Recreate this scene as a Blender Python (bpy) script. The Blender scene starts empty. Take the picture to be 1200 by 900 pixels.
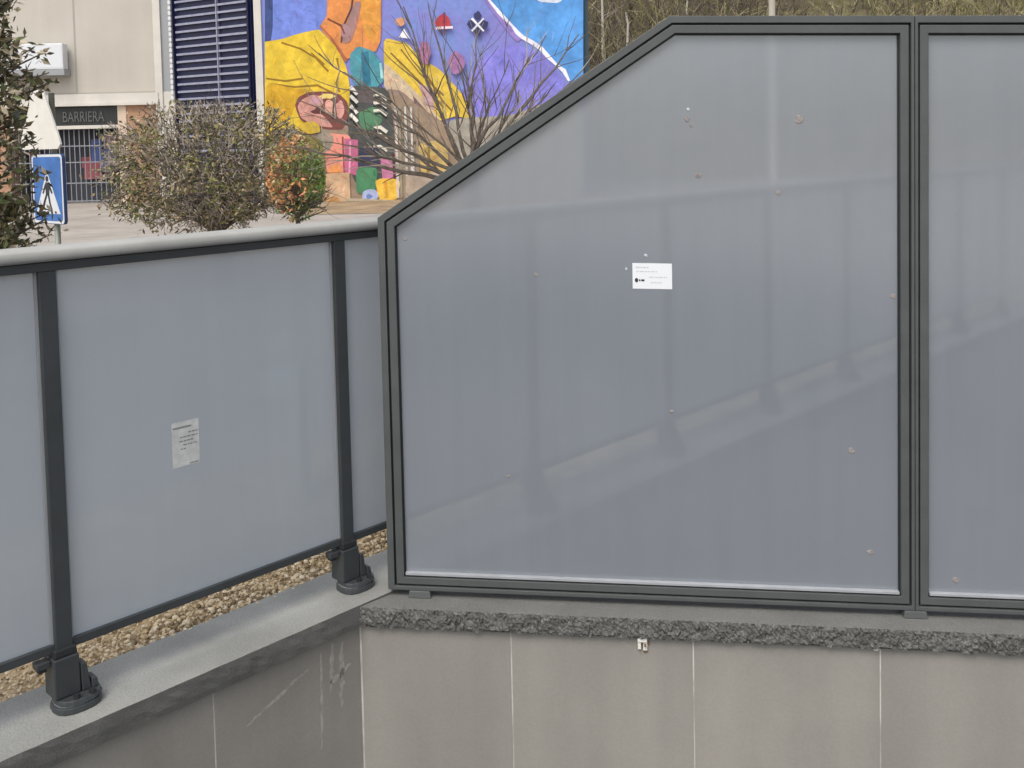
import bpy, math, random
from mathutils import Vector, Matrix
random.seed(7)
R_ = random.Random(11)
scene = bpy.context.scene
COL = scene.collection

# ------------------------------------------------------------------ camera geometry
F, CX, CY, EYE = 1155.0, 600.0, 229.0, 1.4
up = Vector((-.0221, .9984, .0515)).normalized()
fw = Vector((0, 0, -1)); yy = (fw - up * (fw @ up)).normalized(); xx = yy.cross(up)
RC = Matrix((xx, yy, up))                       # camera -> world
cam = bpy.data.cameras.new('camera'); camo = bpy.data.objects.new('camera', cam); COL.objects.link(camo)
camo.matrix_world = Matrix.Translation((0, 0, EYE)) @ RC.to_4x4()
cam.sensor_width = 36; cam.lens = F / 1200 * 36; cam.shift_y = (CY - 450) / 1200
cam.clip_start = .05; cam.clip_end = 600
scene.camera = camo

def wallpt(px, py, Y):
    """world x,z of a measured direction on the plane y = Y"""
    d = RC @ Vector(((px - CX) / F, -(py - CY) / F, -1.0))
    k = Y / d.y
    return Vector((d.x * k, Y, EYE + d.z * k))

# ------------------------------------------------------------------ materials
def mat(name, col, rough=.6, nscale=None, namt=.15, bump=0, bscale=60, metallic=0, spec=.5, col2=None, ramp=(.35, .65), detail=6, speck=None, streak=None, island=0):
    m = bpy.data.materials.new(name); m.use_nodes = True
    nt = m.node_tree; N = nt.nodes; Lk = nt.links
    b = N['Principled BSDF']
    b.inputs['Roughness'].default_value = rough; b.inputs['Metallic'].default_value = metallic
    b.inputs['Specular IOR Level'].default_value = spec
    c4 = (*col, 1)
    b.inputs['Base Color'].default_value = c4
    tc = N.new('ShaderNodeTexCoord')
    last = None
    if nscale:
        n = N.new('ShaderNodeTexNoise'); n.inputs['Scale'].default_value = nscale; n.inputs['Detail'].default_value = detail
        n.inputs['Roughness'].default_value = .6
        Lk.new(tc.outputs['Object'], n.inputs['Vector'])
        r = N.new('ShaderNodeValToRGB'); r.color_ramp.elements[0].position = ramp[0]; r.color_ramp.elements[1].position = ramp[1]
        if col2 is None:
            r.color_ramp.elements[0].color = (*[c * (1 - namt) for c in col], 1)
            r.color_ramp.elements[1].color = (*[min(1, c * (1 + namt)) for c in col], 1)
        else:
            r.color_ramp.elements[0].color = c4; r.color_ramp.elements[1].color = (*col2, 1)
        Lk.new(n.outputs['Fac'], r.inputs['Fac']); last = r.outputs['Color']
    if speck:
        sc, amt = speck
        n3 = N.new('ShaderNodeTexNoise'); n3.inputs['Scale'].default_value = sc; n3.inputs['Detail'].default_value = 3
        Lk.new(tc.outputs['Object'], n3.inputs['Vector'])
        r3 = N.new('ShaderNodeValToRGB'); r3.color_ramp.elements[0].position = .38; r3.color_ramp.elements[1].position = .62
        r3.color_ramp.elements[0].color = (1 - amt,) * 3 + (1,); r3.color_ramp.elements[1].color = (1, 1, 1, 1)
        Lk.new(n3.outputs['Fac'], r3.inputs['Fac'])
        mx = N.new('ShaderNodeMix'); mx.data_type = 'RGBA'; mx.blend_type = 'MULTIPLY'; mx.inputs[0].default_value = 1
        if last: Lk.new(last, mx.inputs[6])
        else: mx.inputs[6].default_value = c4
        Lk.new(r3.outputs['Color'], mx.inputs[7]); last = mx.outputs[2]
    if island:
        gi = N.new('ShaderNodeNewGeometry'); mr = N.new('ShaderNodeMapRange'); mr.inputs[3].default_value = 1 - island; mr.inputs[4].default_value = 1 + island * .6
        Lk.new(gi.outputs['Random Per Island'], mr.inputs[0])
        mx3 = N.new('ShaderNodeMix'); mx3.data_type = 'RGBA'; mx3.blend_type = 'MULTIPLY'; mx3.inputs[0].default_value = 1
        if last: Lk.new(last, mx3.inputs[6])
        else: mx3.inputs[6].default_value = c4
        Lk.new(mr.outputs[0], mx3.inputs[7]); last = mx3.outputs[2]
    if streak:
        mp = N.new('ShaderNodeMapping'); mp.inputs['Scale'].default_value = (streak[0], streak[0], streak[0] * .05)
        n4 = N.new('ShaderNodeTexNoise'); n4.inputs['Scale'].default_value = 1; n4.inputs['Detail'].default_value = 4
        Lk.new(tc.outputs['Object'], mp.inputs['Vector']); Lk.new(mp.outputs['Vector'], n4.inputs['Vector'])
        r4 = N.new('ShaderNodeValToRGB'); r4.color_ramp.elements[0].position = .35; r4.color_ramp.elements[1].position = .62
        r4.color_ramp.elements[0].color = (1 - streak[1],) * 3 + (1,); r4.color_ramp.elements[1].color = (1, 1, 1, 1)
        Lk.new(n4.outputs['Fac'], r4.inputs['Fac'])
        mx2 = N.new('ShaderNodeMix'); mx2.data_type = 'RGBA'; mx2.blend_type = 'MULTIPLY'; mx2.inputs[0].default_value = 1
        if last: Lk.new(last, mx2.inputs[6])
        else: mx2.inputs[6].default_value = c4
        Lk.new(r4.outputs['Color'], mx2.inputs[7]); last = mx2.outputs[2]
    if last: Lk.new(last, b.inputs['Base Color'])
    if bump:
        n2 = N.new('ShaderNodeTexNoise'); n2.inputs['Scale'].default_value = bscale; n2.inputs['Detail'].default_value = 5
        Lk.new(tc.outputs['Object'], n2.inputs['Vector'])
        bp = N.new('ShaderNodeBump'); bp.inputs['Strength'].default_value = bump; bp.inputs['Distance'].default_value = .02
        Lk.new(n2.outputs['Fac'], bp.inputs['Height']); Lk.new(bp.outputs['Normal'], b.inputs['Normal'])
    return m

def frosted(name, col, mixf, rough, trans=.15, ramp_amt=.03):
    m = bpy.data.materials.new(name); m.use_nodes = True
    nt = m.node_tree; N = nt.nodes; Lk = nt.links
    b = N['Principled BSDF']; out = N['Material Output']
    tc = N.new('ShaderNodeTexCoord'); n = N.new('ShaderNodeTexNoise'); n.inputs['Scale'].default_value = 1.6; n.inputs['Detail'].default_value = 7; n.inputs['Roughness'].default_value = .65
    Lk.new(tc.outputs['Object'], n.inputs['Vector'])
    r = N.new('ShaderNodeValToRGB'); r.color_ramp.elements[0].position = .3; r.color_ramp.elements[1].position = .7
    r.color_ramp.elements[0].color = (*[c * (1 - ramp_amt) for c in col], 1); r.color_ramp.elements[1].color = (*[c * (1 + ramp_amt) for c in col], 1)
    Lk.new(n.outputs['Fac'], r.inputs['Fac'])
    mp = N.new('ShaderNodeMapping'); mp.inputs['Scale'].default_value = (22, 22, .9)
    n4 = N.new('ShaderNodeTexNoise'); n4.inputs['Scale'].default_value = 1; n4.inputs['Detail'].default_value = 5
    Lk.new(tc.outputs['Object'], mp.inputs['Vector']); Lk.new(mp.outputs['Vector'], n4.inputs['Vector'])
    r4 = N.new('ShaderNodeValToRGB'); r4.color_ramp.elements[0].position = .3; r4.color_ramp.elements[1].position = .7
    r4.color_ramp.elements[0].color = (.955, .955, .955, 1); r4.color_ramp.elements[1].color = (1.0, .998, .99, 1); Lk.new(n4.outputs['Fac'], r4.inputs['Fac'])
    mm = N.new('ShaderNodeMix'); mm.data_type = 'RGBA'; mm.blend_type = 'MULTIPLY'; mm.inputs[0].default_value = 1
    Lk.new(r.outputs['Color'], mm.inputs[6]); Lk.new(r4.outputs['Color'], mm.inputs[7]); Lk.new(mm.outputs[2], b.inputs['Base Color'])
    b.inputs['IOR'].default_value = 1.72
    b.inputs['Roughness'].default_value = .16
    b.inputs['Specular IOR Level'].default_value = 1.0
    tl = N.new('ShaderNodeBsdfTranslucent'); Lk.new(r.outputs['Color'], tl.inputs['Color'])
    m1 = N.new('ShaderNodeMixShader'); m1.inputs[0].default_value = trans; Lk.new(b.outputs[0], m1.inputs[1]); Lk.new(tl.outputs[0], m1.inputs[2])
    rf = N.new('ShaderNodeBsdfRefraction'); rf.inputs['IOR'].default_value = 1.12; rf.inputs['Roughness'].default_value = rough
    rf.inputs['Color'].default_value = (.82, .88, .95, 1)
    mx = N.new('ShaderNodeMixShader'); mx.inputs[0].default_value = mixf
    Lk.new(m1.outputs[0], mx.inputs[1]); Lk.new(rf.outputs[0], mx.inputs[2]); Lk.new(mx.outputs[0], out.inputs[0])
    return m

def clear_back(name):
    m = bpy.data.materials.new(name); m.use_nodes = True
    N = m.node_tree.nodes; Lk = m.node_tree.links; out = N['Material Output']
    rf = N.new('ShaderNodeBsdfRefraction'); rf.inputs['IOR'].default_value = 1.12; rf.inputs['Roughness'].default_value = 0
    Lk.new(rf.outputs[0], out.inputs[0]); return m

def srgb(r, g, b, k=1.0):
    f = lambda c: (c / 255 / 12.92 if c / 255 <= .04045 else ((c / 255 + .055) / 1.055) ** 2.4) * k
    return (f(r), f(g), f(b))

M = {}
M['post'] = mat('anthracite_powder_coat', (.044, .049, .051), .45, 9, .12, .03, 500)
M['frame'] = mat('weathered_grey_metal', (.082, .089, .086), .5, 10, .08, .05, 300)
M['frame_dark'] = mat('dark_gasket', (.016, .018, .02), .6)
M['rail'] = mat('brushed_pale_aluminium', (.335, .335, .315), .6, 6, .08, .02, 200, spec=.3)
M['gasket'] = mat('pale_gasket', (.30, .31, .32), .5)
M['lit_ledge'] = mat('pale_lit_ledge', (.35, .365, .38), .4, 12, .08)  # pale tone stands for sky light on the bottom sash ledge
M['frost'] = frosted('frosted_grey_glass', (.252, .278, .308), .11, .19, .08)
M['frost_rail'] = frosted('frosted_grey_rail_glass', (.43, .476, .518), .05, .28, .24)
M['clear'] = clear_back('clear_glass')
M['gedge'] = mat('glass_edge', (.25, .32, .32), .2)
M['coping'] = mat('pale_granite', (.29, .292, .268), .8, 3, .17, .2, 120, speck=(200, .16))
M['coping2'] = mat('grey_granite', (.175, .176, .163), .82, 6, .12, .3, 160, speck=(230, .22), ramp=(.3, .7))
M['rough'] = mat('rough_hewn_granite', (.165, .163, .15), .9, 30, .3, .6, 110, speck=(170, .4))
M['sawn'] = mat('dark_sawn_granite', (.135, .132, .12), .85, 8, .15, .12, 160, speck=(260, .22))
M['clad'] = mat('beige_stone_slab', (.305, .287, .254), .62, 2.2, .06, .05, 90, speck=(120, .05), streak=(6, .10), island=.07)
M['clad2'] = mat('grey_brown_stone_slab', (.292, .27, .234), .62, 2.2, .09, .05, 90, speck=(120, .05), streak=(6, .12), island=.06)
M['joint'] = mat('pale_joint', (.46, .44, .40), .8, 8, .3)
M['asph'] = mat('dark_paving', (.10, .10, .098), .85, 3, .2, .3, 60)
M['conc'] = mat('grey_concrete', (.32, .31, .29), .85, 2, .18, .2, 40)
M['smear'] = mat('dried_mortar', (.325, .302, .265), .85, 40, .2)
M['paper'] = mat('white_label', (.80, .82, .83), .5)
M['paper_old'] = mat('faded_paper', (.56, .56, .54), .7, 40, .12)
M['ink'] = mat('black_ink', (.03, .03, .035), .6)
M['ink_pale'] = mat('pale_grey_ink', (.58, .59, .58), .6)
M['ink_mid'] = mat('faded_grey_ink', (.24, .24, .23), .6)
M['glue'] = mat('brown_glue_residue', (.265, .238, .222), .7, 90, .3)
M['glue_pale'] = mat('white_residue', (.55, .58, .62), .7)
M['plastic'] = mat('white_plastic', (.78, .75, .68), .45)
M['rust'] = mat('rust', (.22, .15, .09), .9, 60, .4)
M['beige'] = mat('beige_render', (.50, .465, .405), .85, .5, .05, .1, 20, streak=(1.6, .07))
M['ledge'] = mat('pale_stone_band', (.60, .57, .51), .8, 2, .06)
M['seam'] = mat('grey_seam', (.36, .34, .30), .8)
M['peach'] = mat('peach_render', (.62, .49, .38), .8, 2, .06)
M['brown'] = mat('terracotta_cladding', (.40, .235, .145), .8, 5, .15)
M['white'] = mat('white_paint', (.66, .68, .70), .45)
M['shadowgrey'] = mat('grey_sheet', (.30, .31, .32), .5)
M['black'] = mat('black_signboard', (.018, .022, .02), .5, 4, .2)
M['letter'] = mat('grey_lettering', (.10, .105, .10), .5)
M['steel'] = mat('pale_steel', (.45, .47, .47), .4, metallic=.3)
M['grille'] = mat('grille_steel', (.25, .26, .28), .5)
M['navy'] = mat('navy_paint', (.010, .012, .05), .45, 4, .2)
M['slat'] = mat('blue_grey_slat', (.27, .28, .36), .45, 6, .12)
M['shopdark'] = mat('dark_shop_interior', (.05, .055, .07), .6)
M['shopblue'] = mat('blue_goods', (.10, .15, .38), .6)
M['shopred'] = mat('red_goods', (.36, .10, .12), .6)
M['shoppink'] = mat('pink_poster', (.42, .26, .30), .6)
M['bark'] = mat('grey_brown_bark', (.12, .098, .078), .9, 30, .3)
M['twig'] = mat('grey_twig', (.31, .265, .21), .9, 20, .25)
M['twig_pale'] = mat('pale_twig', (.46, .39, .30), .9, 20, .25)
M['twig_dark'] = mat('dark_twig', (.10, .082, .066), .9, 20, .25)
M['lf_olive'] = mat('olive_leaf', (.22, .215, .06), .6, 8, .3)
M['lf_green'] = mat('green_leaf', (.095, .115, .035), .6, 8, .3)
M['lf_tan'] = mat('dry_tan_leaf', (.46, .35, .2), .7, 8, .3)
M['lf_brown'] = mat('brown_leaf', (.24, .17, .09), .7, 8, .3)
M['lf_dark'] = mat('dark_leaf', (.07, .064, .025), .5, 8, .3)
M['lf_mid'] = mat('bronze_leaf', (.18, .145, .07), .5, 8, .3)
M['lf_orange'] = mat('orange_leaf', (.62, .29, .11), .6, 8, .3)
M['lf_russet'] = mat('russet_leaf', (.42, .17, .08), .6, 8, .3)
M['lf_fresh'] = mat('fresh_green_leaf', (.14, .24, .05), .5, 8, .3)
M['lf_pale'] = mat('pale_leaf', (.42, .36, .25), .5, 8, .2)
M['trunk_pale'] = mat('pale_bark', (.46, .43, .36), .85, 25, .3)
M['pole'] = mat('cream_pole', (.72, .68, .58), .5)
M['grey_pole'] = mat('galvanised_pole', (.27, .29, .25), .5, metallic=.3)
M['sign_blue'] = mat('sign_blue', (.045, .15, .42), .4, 8, .2)
M['sign_edge'] = mat('dark_blue_edge', (.03, .06, .16), .5)
M['sign_white'] = mat('sign_white', (.66, .68, .70), .4)
M['sign_cream'] = mat('cream_enamel', (.70, .675, .61), .5, 6, .05)
M['pave'] = mat('pinkish_paving', (.36, .325, .28), .85, .8, .14, .2, 25, speck=(3, .1))
M['soil'] = mat('sandy_soil', (.56, .44, .28), .95, 6, .25, .5, 70)
M['soil2'] = mat('brown_soil', (.30, .215, .125), .95, 1.5, .3, .5, 20)
M['hill'] = mat('dry_grass_hillside', (.075, .062, .036), .95, .8, .5, .6, 8, col2=(.15, .127, .062))
M['scrub_a'] = mat('dry_straw', (.30, .26, .14), .9, 2, .3)
M['scrub_b'] = mat('brown_scrub', (.115, .092, .065), .9, 2, .3)
M['scrub_c'] = mat('olive_scrub', (.15, .14, .05), .9, 2, .3)
M['st_a'] = mat('tan_pebble', (.56, .45, .29), .8, 90, .25)
M['st_b'] = mat('pale_pebble', (.64, .54, .38), .8, 90, .2)
M['st_c'] = mat('brown_pebble', (.24, .17, .09), .8, 90, .3)
M['st_d'] = mat('golden_pebble', (.48, .36, .20), .8, 90, .3)

# ------------------------------------------------------------------ mesh builder
class MB:
    def __init__(s): s.v = []; s.f = []; s.m = []; s.mats = []
    def mi(s, m):
        if m not in s.mats: s.mats.append(m)
        return s.mats.index(m)
    def add(s, vs, fs, m):
        o = len(s.v); k = s.mi(m)
        s.v.extend([tuple(v) for v in vs]); s.f.extend([tuple(i + o for i in f) for f in fs]); s.m.extend([k] * len(fs))
    def hexa(s, p, m):          # 8 points: bottom 4 (ccw), top 4
        s.add(p, [(3, 2, 1, 0), (4, 5, 6, 7), (0, 1, 5, 4), (1, 2, 6, 5), (2, 3, 7, 6), (3, 0, 4, 7)], m)
    def box(s, x0, x1, y0, y1, z0, z1, m, T=None):
        p = [(x0, y0, z0), (x1, y0, z0), (x1, y1, z0), (x0, y1, z0), (x0, y0, z1), (x1, y0, z1), (x1, y1, z1), (x0, y1, z1)]
        if T: p = [T(*q) for q in p]
        s.hexa(p, m)
    def prism(s, bot, top, m):  # two rings of equal length
        n = len(bot)
        fs = [tuple(range(n - 1, -1, -1)), tuple(range(n, 2 * n))] + [(i, (i + 1) % n, n + (i + 1) % n, n + i) for i in range(n)]
        s.add(list(bot) + list(top), fs, m)
    def ring(s, outer, inner, o0, o1, m, T):   # frame between two polygons, from depth o0 (back) to o1 (front)
        n = len(outer)
        vs = [T(x, z, o) for o in (o0, o1) for poly in (outer, inner) for x, z in poly]
        fs = []
        A = lambda d, w, i: d * 2 * n + w * n + i % n
        for i in range(n):
            fs += [(A(1, 0, i), A(1, 0, i + 1), A(1, 1, i + 1), A(1, 1, i)), (A(0, 0, i + 1), A(0, 0, i), A(0, 1, i), A(0, 1, i + 1)),
                   (A(0, 0, i), A(0, 0, i + 1), A(1, 0, i + 1), A(1, 0, i)), (A(0, 1, i + 1), A(0, 1, i), A(1, 1, i), A(1, 1, i + 1))]
        s.add(vs, fs, m)
    def tube(s, pts, rad, m, n=5, cap=True):
        pts = [Vector(p) for p in pts]; o = len(s.v); k = s.mi(m)
        for i, p in enumerate(pts):
            t = (pts[min(i + 1, len(pts) - 1)] - pts[max(i - 1, 0)]).normalized()
            a = t.cross(Vector((0, 0, 1)) if abs(t.z) < .9 else Vector((1, 0, 0))).normalized(); b = t.cross(a)
            r = rad[i] if isinstance(rad, (list, tuple)) else rad
            for j in range(n):
                an = 2 * math.pi * j / n
                s.v.append(tuple(p + a * (r * math.cos(an)) + b * (r * math.sin(an))))
        for i in range(len(pts) - 1):
            for j in range(n):
                s.f.append((o + i * n + j, o + i * n + (j + 1) % n, o + (i + 1) * n + (j + 1) % n, o + (i + 1) * n + j)); s.m.append(k)
        if cap:
            s.f.append(tuple(o + j for j in range(n))); s.m.append(k)
            s.f.append(tuple(o + (len(pts) - 1) * n + j for j in range(n - 1, -1, -1))); s.m.append(k)
    def build(s, name, parent=None, bevel=0, smooth=False):
        me = bpy.data.meshes.new(name); me.from_pydata(s.v, [], s.f)
        for m in s.mats: me.materials.append(m)
        me.polygons.foreach_set('material_index', s.m)
        if smooth: me.polygons.foreach_set('use_smooth', [True] * len(s.f))
        me.update(); me.validate()
        o = bpy.data.objects.new(name, me); COL.objects.link(o)
        if parent: o.parent = parent
        if bevel:
            b = o.modifiers.new('edge', 'BEVEL'); b.width = bevel; b.segments = 2; b.limit_method = 'ANGLE'; b.angle_limit = math.radians(40)
        return o

def tag(o, label=None, cat=None, group=None, kind=None):
    if label: o['label'] = label
    if cat: o['category'] = cat
    if group: o['group'] = group
    if kind: o['kind'] = kind
    return o
def empty(name, label, cat, loc=(0, 0, 0), group=None, kind=None):
    o = bpy.data.objects.new(name, None); COL.objects.link(o); o.location = loc; o.empty_display_size = .1
    return tag(o, label, cat, group, kind)
def copyobj(o, parent, **kw):
    c = o.copy(); COL.objects.link(c); c.parent = parent
    return c

# ------------------------------------------------------------------ frames of reference
E1 = Vector((-.498, 2.95, 0)); D = Vector((.695, .719, 0)).normalized(); NR = Vector((-D.y, D.x, 0))
def L(al, off, z): return E1 + D * al + NR * off + Vector((0, 0, z))          # along the railing / outwards / up
M0 = Vector((-.416, 3.028, 0)); A = Vector((.9973, -.073, 0)).normalized(); NF = Vector((A.y, -A.x, 0))
SL = .03
def S(t, z, o): return M0 + A * t + NF * o + Vector((0, 0, z - SL * t))        # along the screen / up / towards the steps

FLOOR = -1.2
PA0, PA1, PO0 = -8.0, 10.0, -6.5       # sunken area, in railing coordinates

# ------------------------------------------------------------------ setting: ground, floor, hill
g = MB(); BIG = 260
def gq(a0, a1, o0, o1, z=-.03): g.add([L(a0, o0, z), L(a1, o0, z), L(a1, o1, z), L(a0, o1, z)], [(0, 1, 2, 3)], M['pave'])
gq(-BIG, BIG, .2, BIG); gq(-BIG, BIG, -BIG, PO0 - .1); gq(-BIG, PA0 - .1, PO0 - .1, .2); gq(PA1 + .1, BIG, PO0 - .1, .2)
tag(g.build('ground'), kind='structure')
fl = MB(); fl.add([L(PA0, PO0, FLOOR), L(PA1, PO0, FLOOR), L(PA1, .1, FLOOR), L(PA0, .1, FLOOR)], [(0, 1, 2, 3)], M['asph'])
tag(fl.build('floor'), kind='structure')
ew = MB()
ew.box(PA0 - .2, PA0, PO0 - .2, .0, FLOOR - .1, -.01, M['conc'], L); ew.box(PA1, PA1 + .2, PO0 - .2, .0, FLOOR - .1, -.01, M['conc'], L)
ew.box(PA0, PA1, PO0 - .2, PO0, FLOOR - .1, -.012, M['conc'], L)
tag(ew.build('area_wall'), kind='structure')

hl = MB(); nx, ny = 60, 24
def hillz(x, y): return -.03 + max(0, (y - 36)) * .466 * (.95 + .1 * math.sin(x * .13) + .05 * math.sin(x * .5 + y * .3)) + (.3 * math.sin(x * .9) * math.sin(y * .7) if y > 37 else 0)
vs = [(-70 + 160 * i / nx, 36 + 60 * j / ny, hillz(-70 + 160 * i / nx, 36 + 60 * j / ny)) for j in range(ny + 1) for i in range(nx + 1)]
fs = [(j * (nx + 1) + i, j * (nx + 1) + i + 1, (j + 1) * (nx + 1) + i + 1, (j + 1) * (nx + 1) + i) for j in range(ny) for i in range(nx)]
hl.add(vs, fs, M['hill']); tag(hl.build('hill', smooth=True), kind='structure')

# scrub on the hill (mass)
sc = MB()
for i in range(7000):
    y = 40 + 22 * R_.random() ** .8; x = R_.uniform(.5, 34) * y / 45
    z = hillz(x, y); h = R_.uniform(.6, 2.9) ; m = R_.choice([M['scrub_a'], M['scrub_b'], M['scrub_b'], M['scrub_b'], M['scrub_c'], M['twig_dark']])
    if x > 13 * y / 45 and R_.random() < .5: m = M['scrub_c'] if R_.random() < .6 else M['scrub_a']
    if x > 11 * y / 45: h *= .55
    dx, dy = R_.gauss(0, .35), R_.gauss(0, .35); w = R_.uniform(.012, .05)
    p0 = Vector((x, y, z - .1)); p1 = p0 + Vector((dx * h * .5, dy * h * .5, h * .55)); p2 = p0 + Vector((dx * h * 1.3, dy * h, h))
    sc.tube([p0, p1, p2], [w, w * .7, w * .25], m, 3, False)
    for q in range(3):
        b = p1.lerp(p2, R_.random()); e = b + Vector((R_.gauss(0, .4), R_.gauss(0, .3), R_.uniform(.1, .5))) * h * .5
        sc.tube([b, e], [w * .5, w * .2], m, 3, False)
tag(sc.build('undergrowth'), 'dry brown and olive scrub covering the hillside above the grey screen', 'undergrowth', kind='stuff')

# ------------------------------------------------------------------ gravel (mass)
gv = MB()
gv.add([L(-8, .24, -.022), L(9.9, .24, -.022), L(9.9, 1.5, -.022), L(-8, 1.5, -.022)], [(0, 1, 2, 3)], M['soil'])
phi = (1 + 5 ** .5) / 2
ico = [Vector(v).normalized() for v in [(-1, phi, 0), (1, phi, 0), (-1, -phi, 0), (1, -phi, 0), (0, -1, phi), (0, 1, phi), (0, -1, -phi), (0, 1, -phi), (phi, 0, -1), (phi, 0, 1), (-phi, 0, -1), (-phi, 0, 1)]]
icf = [(0, 11, 5), (0, 5, 1), (0, 1, 7), (0, 7, 10), (0, 10, 11), (1, 5, 9), (5, 11, 4), (11, 10, 2), (10, 7, 6), (7, 1, 8), (3, 9, 4), (3, 4, 2), (3, 2, 6), (3, 6, 8), (3, 8, 9), (4, 9, 5), (2, 4, 11), (6, 2, 10), (8, 6, 7), (9, 8, 1)]
def stone(mb, c, r, m):
    sx, sy, sz = R_.uniform(.7, 1.4), R_.uniform(.7, 1.2), R_.uniform(.5, .9); a = R_.uniform(0, 6.28)
    ca, sa = math.cos(a), math.sin(a); vs = []
    for v in ico:
        k = r * R_.uniform(.8, 1.15); x, y, z = v.x * sx * k, v.y * sy * k, v.z * sz * k
        vs.append((c[0] + x * ca - y * sa, c[1] + x * sa + y * ca, c[2] + z))
    mb.add(vs, icf, m)
for i in range(22000):
    near = R_.random() < .75
    al = R_.uniform(-1.9, 1.3) if near else R_.uniform(-3, 9); of = .232 + .02 * math.sin(al * 7) + (R_.random() ** 1.2) * (.5 if near else .9)
    r = R_.choice([.002, .003, .003, .004, .005, .006, .008, .010]) * (.55 + .45 * min(1, max(0, (al + 1.15) / .7)) if al < -.4 else 1)
    p = L(al, of, -.018 + R_.uniform(0, .012) + min(.02, (of - .23) * .1))
    stone(gv, p, r, R_.choice([M['st_a'], M['st_a'], M['st_b'], M['st_b'], M['st_c'], M['st_d']]))
tag(gv.build('gravel'), 'loose tan gravel lying between the pale coping and the railing', 'gravel', kind='stuff')

# ------------------------------------------------------------------ retaining walls
wl = empty('retaining_wall', 'dark grey brown slab wall under the glass railing, in shade, with mortar smears', 'wall', L(0, .1, FLOOR), kind='thing')
def child(mb, name, parent, bevel=0, smooth=False, label=None):
    """build in world coordinates, then hang it under its thing"""
    o = mb.build(name, None, bevel, smooth); o.parent = parent
    o.matrix_parent_inverse = Matrix.Translation(-Vector(parent.location)) if parent.parent is None else Matrix.Identity(4)
    if label: o['label'] = label
    return o
w = MB()
w.box(PA0, PA1, .0211, .26, FLOOR - .05, -.068, M['joint'], L)
child(w, 'wall_core', wl)
w = MB(); x = .03 - .51 * 15
while x < PA1 - .05:
    w.box(x + .002, min(x + .51, PA1) - .002, .02, .032, FLOOR, -.0685, M['clad2'], L); x += .51
child(w, 'slab_cladding', wl, .0008)
def rough_coping(a0, a1, T, front, back, top, thick, step, jit, mtop, mfront, rows=6):
    """coping stone whose front face is hewn: a displaced grid; T(a, depth, z); front depth toward the viewer"""
    c = MB(); sgn = 1 if front > back else -1
    n = int((a1 - a0) / step); vs = []; fs = []
    for i in range(n + 1):
        a = a0 + (a1 - a0) * i / n
        for r in range(rows + 1):
            k = r / rows
            lowf = .55 * jit * (1.1 * math.sin(a * 23.7 + k * 3.1) * math.sin(a * 9.3 + 1.7) + .8 * math.sin(a * 61 + k * 5)) if jit > .002 else 0
            j = R_.gauss(0, jit) * (.55 + .6 * abs(math.sin(a * 14.3 + k * 2))) + lowf; zz = top - thick * k + (R_.gauss(0, jit * .45))
            if r == 0: zz = top - abs(R_.gauss(0, jit * .35)); j = -abs(j) * .8
            if r == rows: j = -abs(j) - .3 * jit; zz = top - thick + R_.gauss(0, jit * .8) + lowf * .9
            vs.append(T(a, front + sgn * j, zz))
    for i in range(n):
        for r in range(rows):
            q = (i * (rows + 1) + r, i * (rows + 1) + r + 1, (i + 1) * (rows + 1) + r + 1, (i + 1) * (rows + 1) + r)
            fs.append(q)
    c.add(vs, fs, mfront)
    # top sheet joins the ragged front arris
    tv = [vs[i * (rows + 1)] for i in range(n + 1)] + [T(a0 + (a1 - a0) * i / n, front - sgn * .02, top) for i in range(n + 1)]
    c.add(tv, [(i, i + 1, n + 1 + i + 1, n + 1 + i) for i in range(n)], mtop)
    c.add([T(a0, front - sgn * .02, top), T(a1, front - sgn * .02, top), T(a1, back, top), T(a0, back, top)], [(0, 1, 2, 3)], mtop)
    bz = top - thick
    c.add([T(a0, front - sgn * .006, bz), T(a1, front - sgn * .006, bz), T(a1, back, bz), T(a0, back, bz)], [(3, 2, 1, 0)], mfront)
    c.add([T(a0, back, top), T(a1, back, top), T(a1, back, bz), T(a0, back, bz)], [(0, 1, 2, 3)], mfront)
    c.add([T(a0, front - sgn * .012, top), T(a0, back, top), T(a0, back, bz), T(a0, front - sgn * .012, bz)], [(0, 1, 2, 3)], mfront)
    c.add([T(a1, front - sgn * .012, top), T(a1, back, top), T(a1, back, bz), T(a1, front - sgn * .012, bz)], [(3, 2, 1, 0)], mfront)
    return c
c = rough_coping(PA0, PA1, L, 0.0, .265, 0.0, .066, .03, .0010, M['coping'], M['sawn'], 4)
child(c, 'coping', wl, label='pale smooth granite coping carrying the railing posts')
# mortar smears on the slabs
sm = MB()
def smear(p, q, wd, of=.0196):
    p, q = Vector(p), Vector(q); n = 14; t = (q - p).normalized(); nn = Vector((-t.y, t.x)); a, b = [], []
    for i in range(n + 1):
        c_ = p.lerp(q, i / n) + nn * R_.gauss(0, wd * .10); h = wd * (.35 + .65 * math.sin(math.pi * (i + .3) / (n + .6))) * R_.uniform(.6, 1.2) / 2
        a.append(L(c_.x + nn.x * h, of, c_.y + nn.y * h)); b.append(L(c_.x - nn.x * h, of, c_.y - nn.y * h))
    sm.add(a + b, [(i, n + 1 + i, n + 2 + i, i + 1) for i in range(n)], M['smear'])
smear((-.385, -.215), (-.175, -.135), .013); smear((-.128, -.10), (-.135, -.40), .012); smear((-.1, -.21), (-.02, -.18), .022); smear((-.085, -.09), (-.10, -.24), .016); smear((-.05, -.1), (-.06, -.3), .02)
child(sm, 'mortar_smear', wl)

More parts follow.
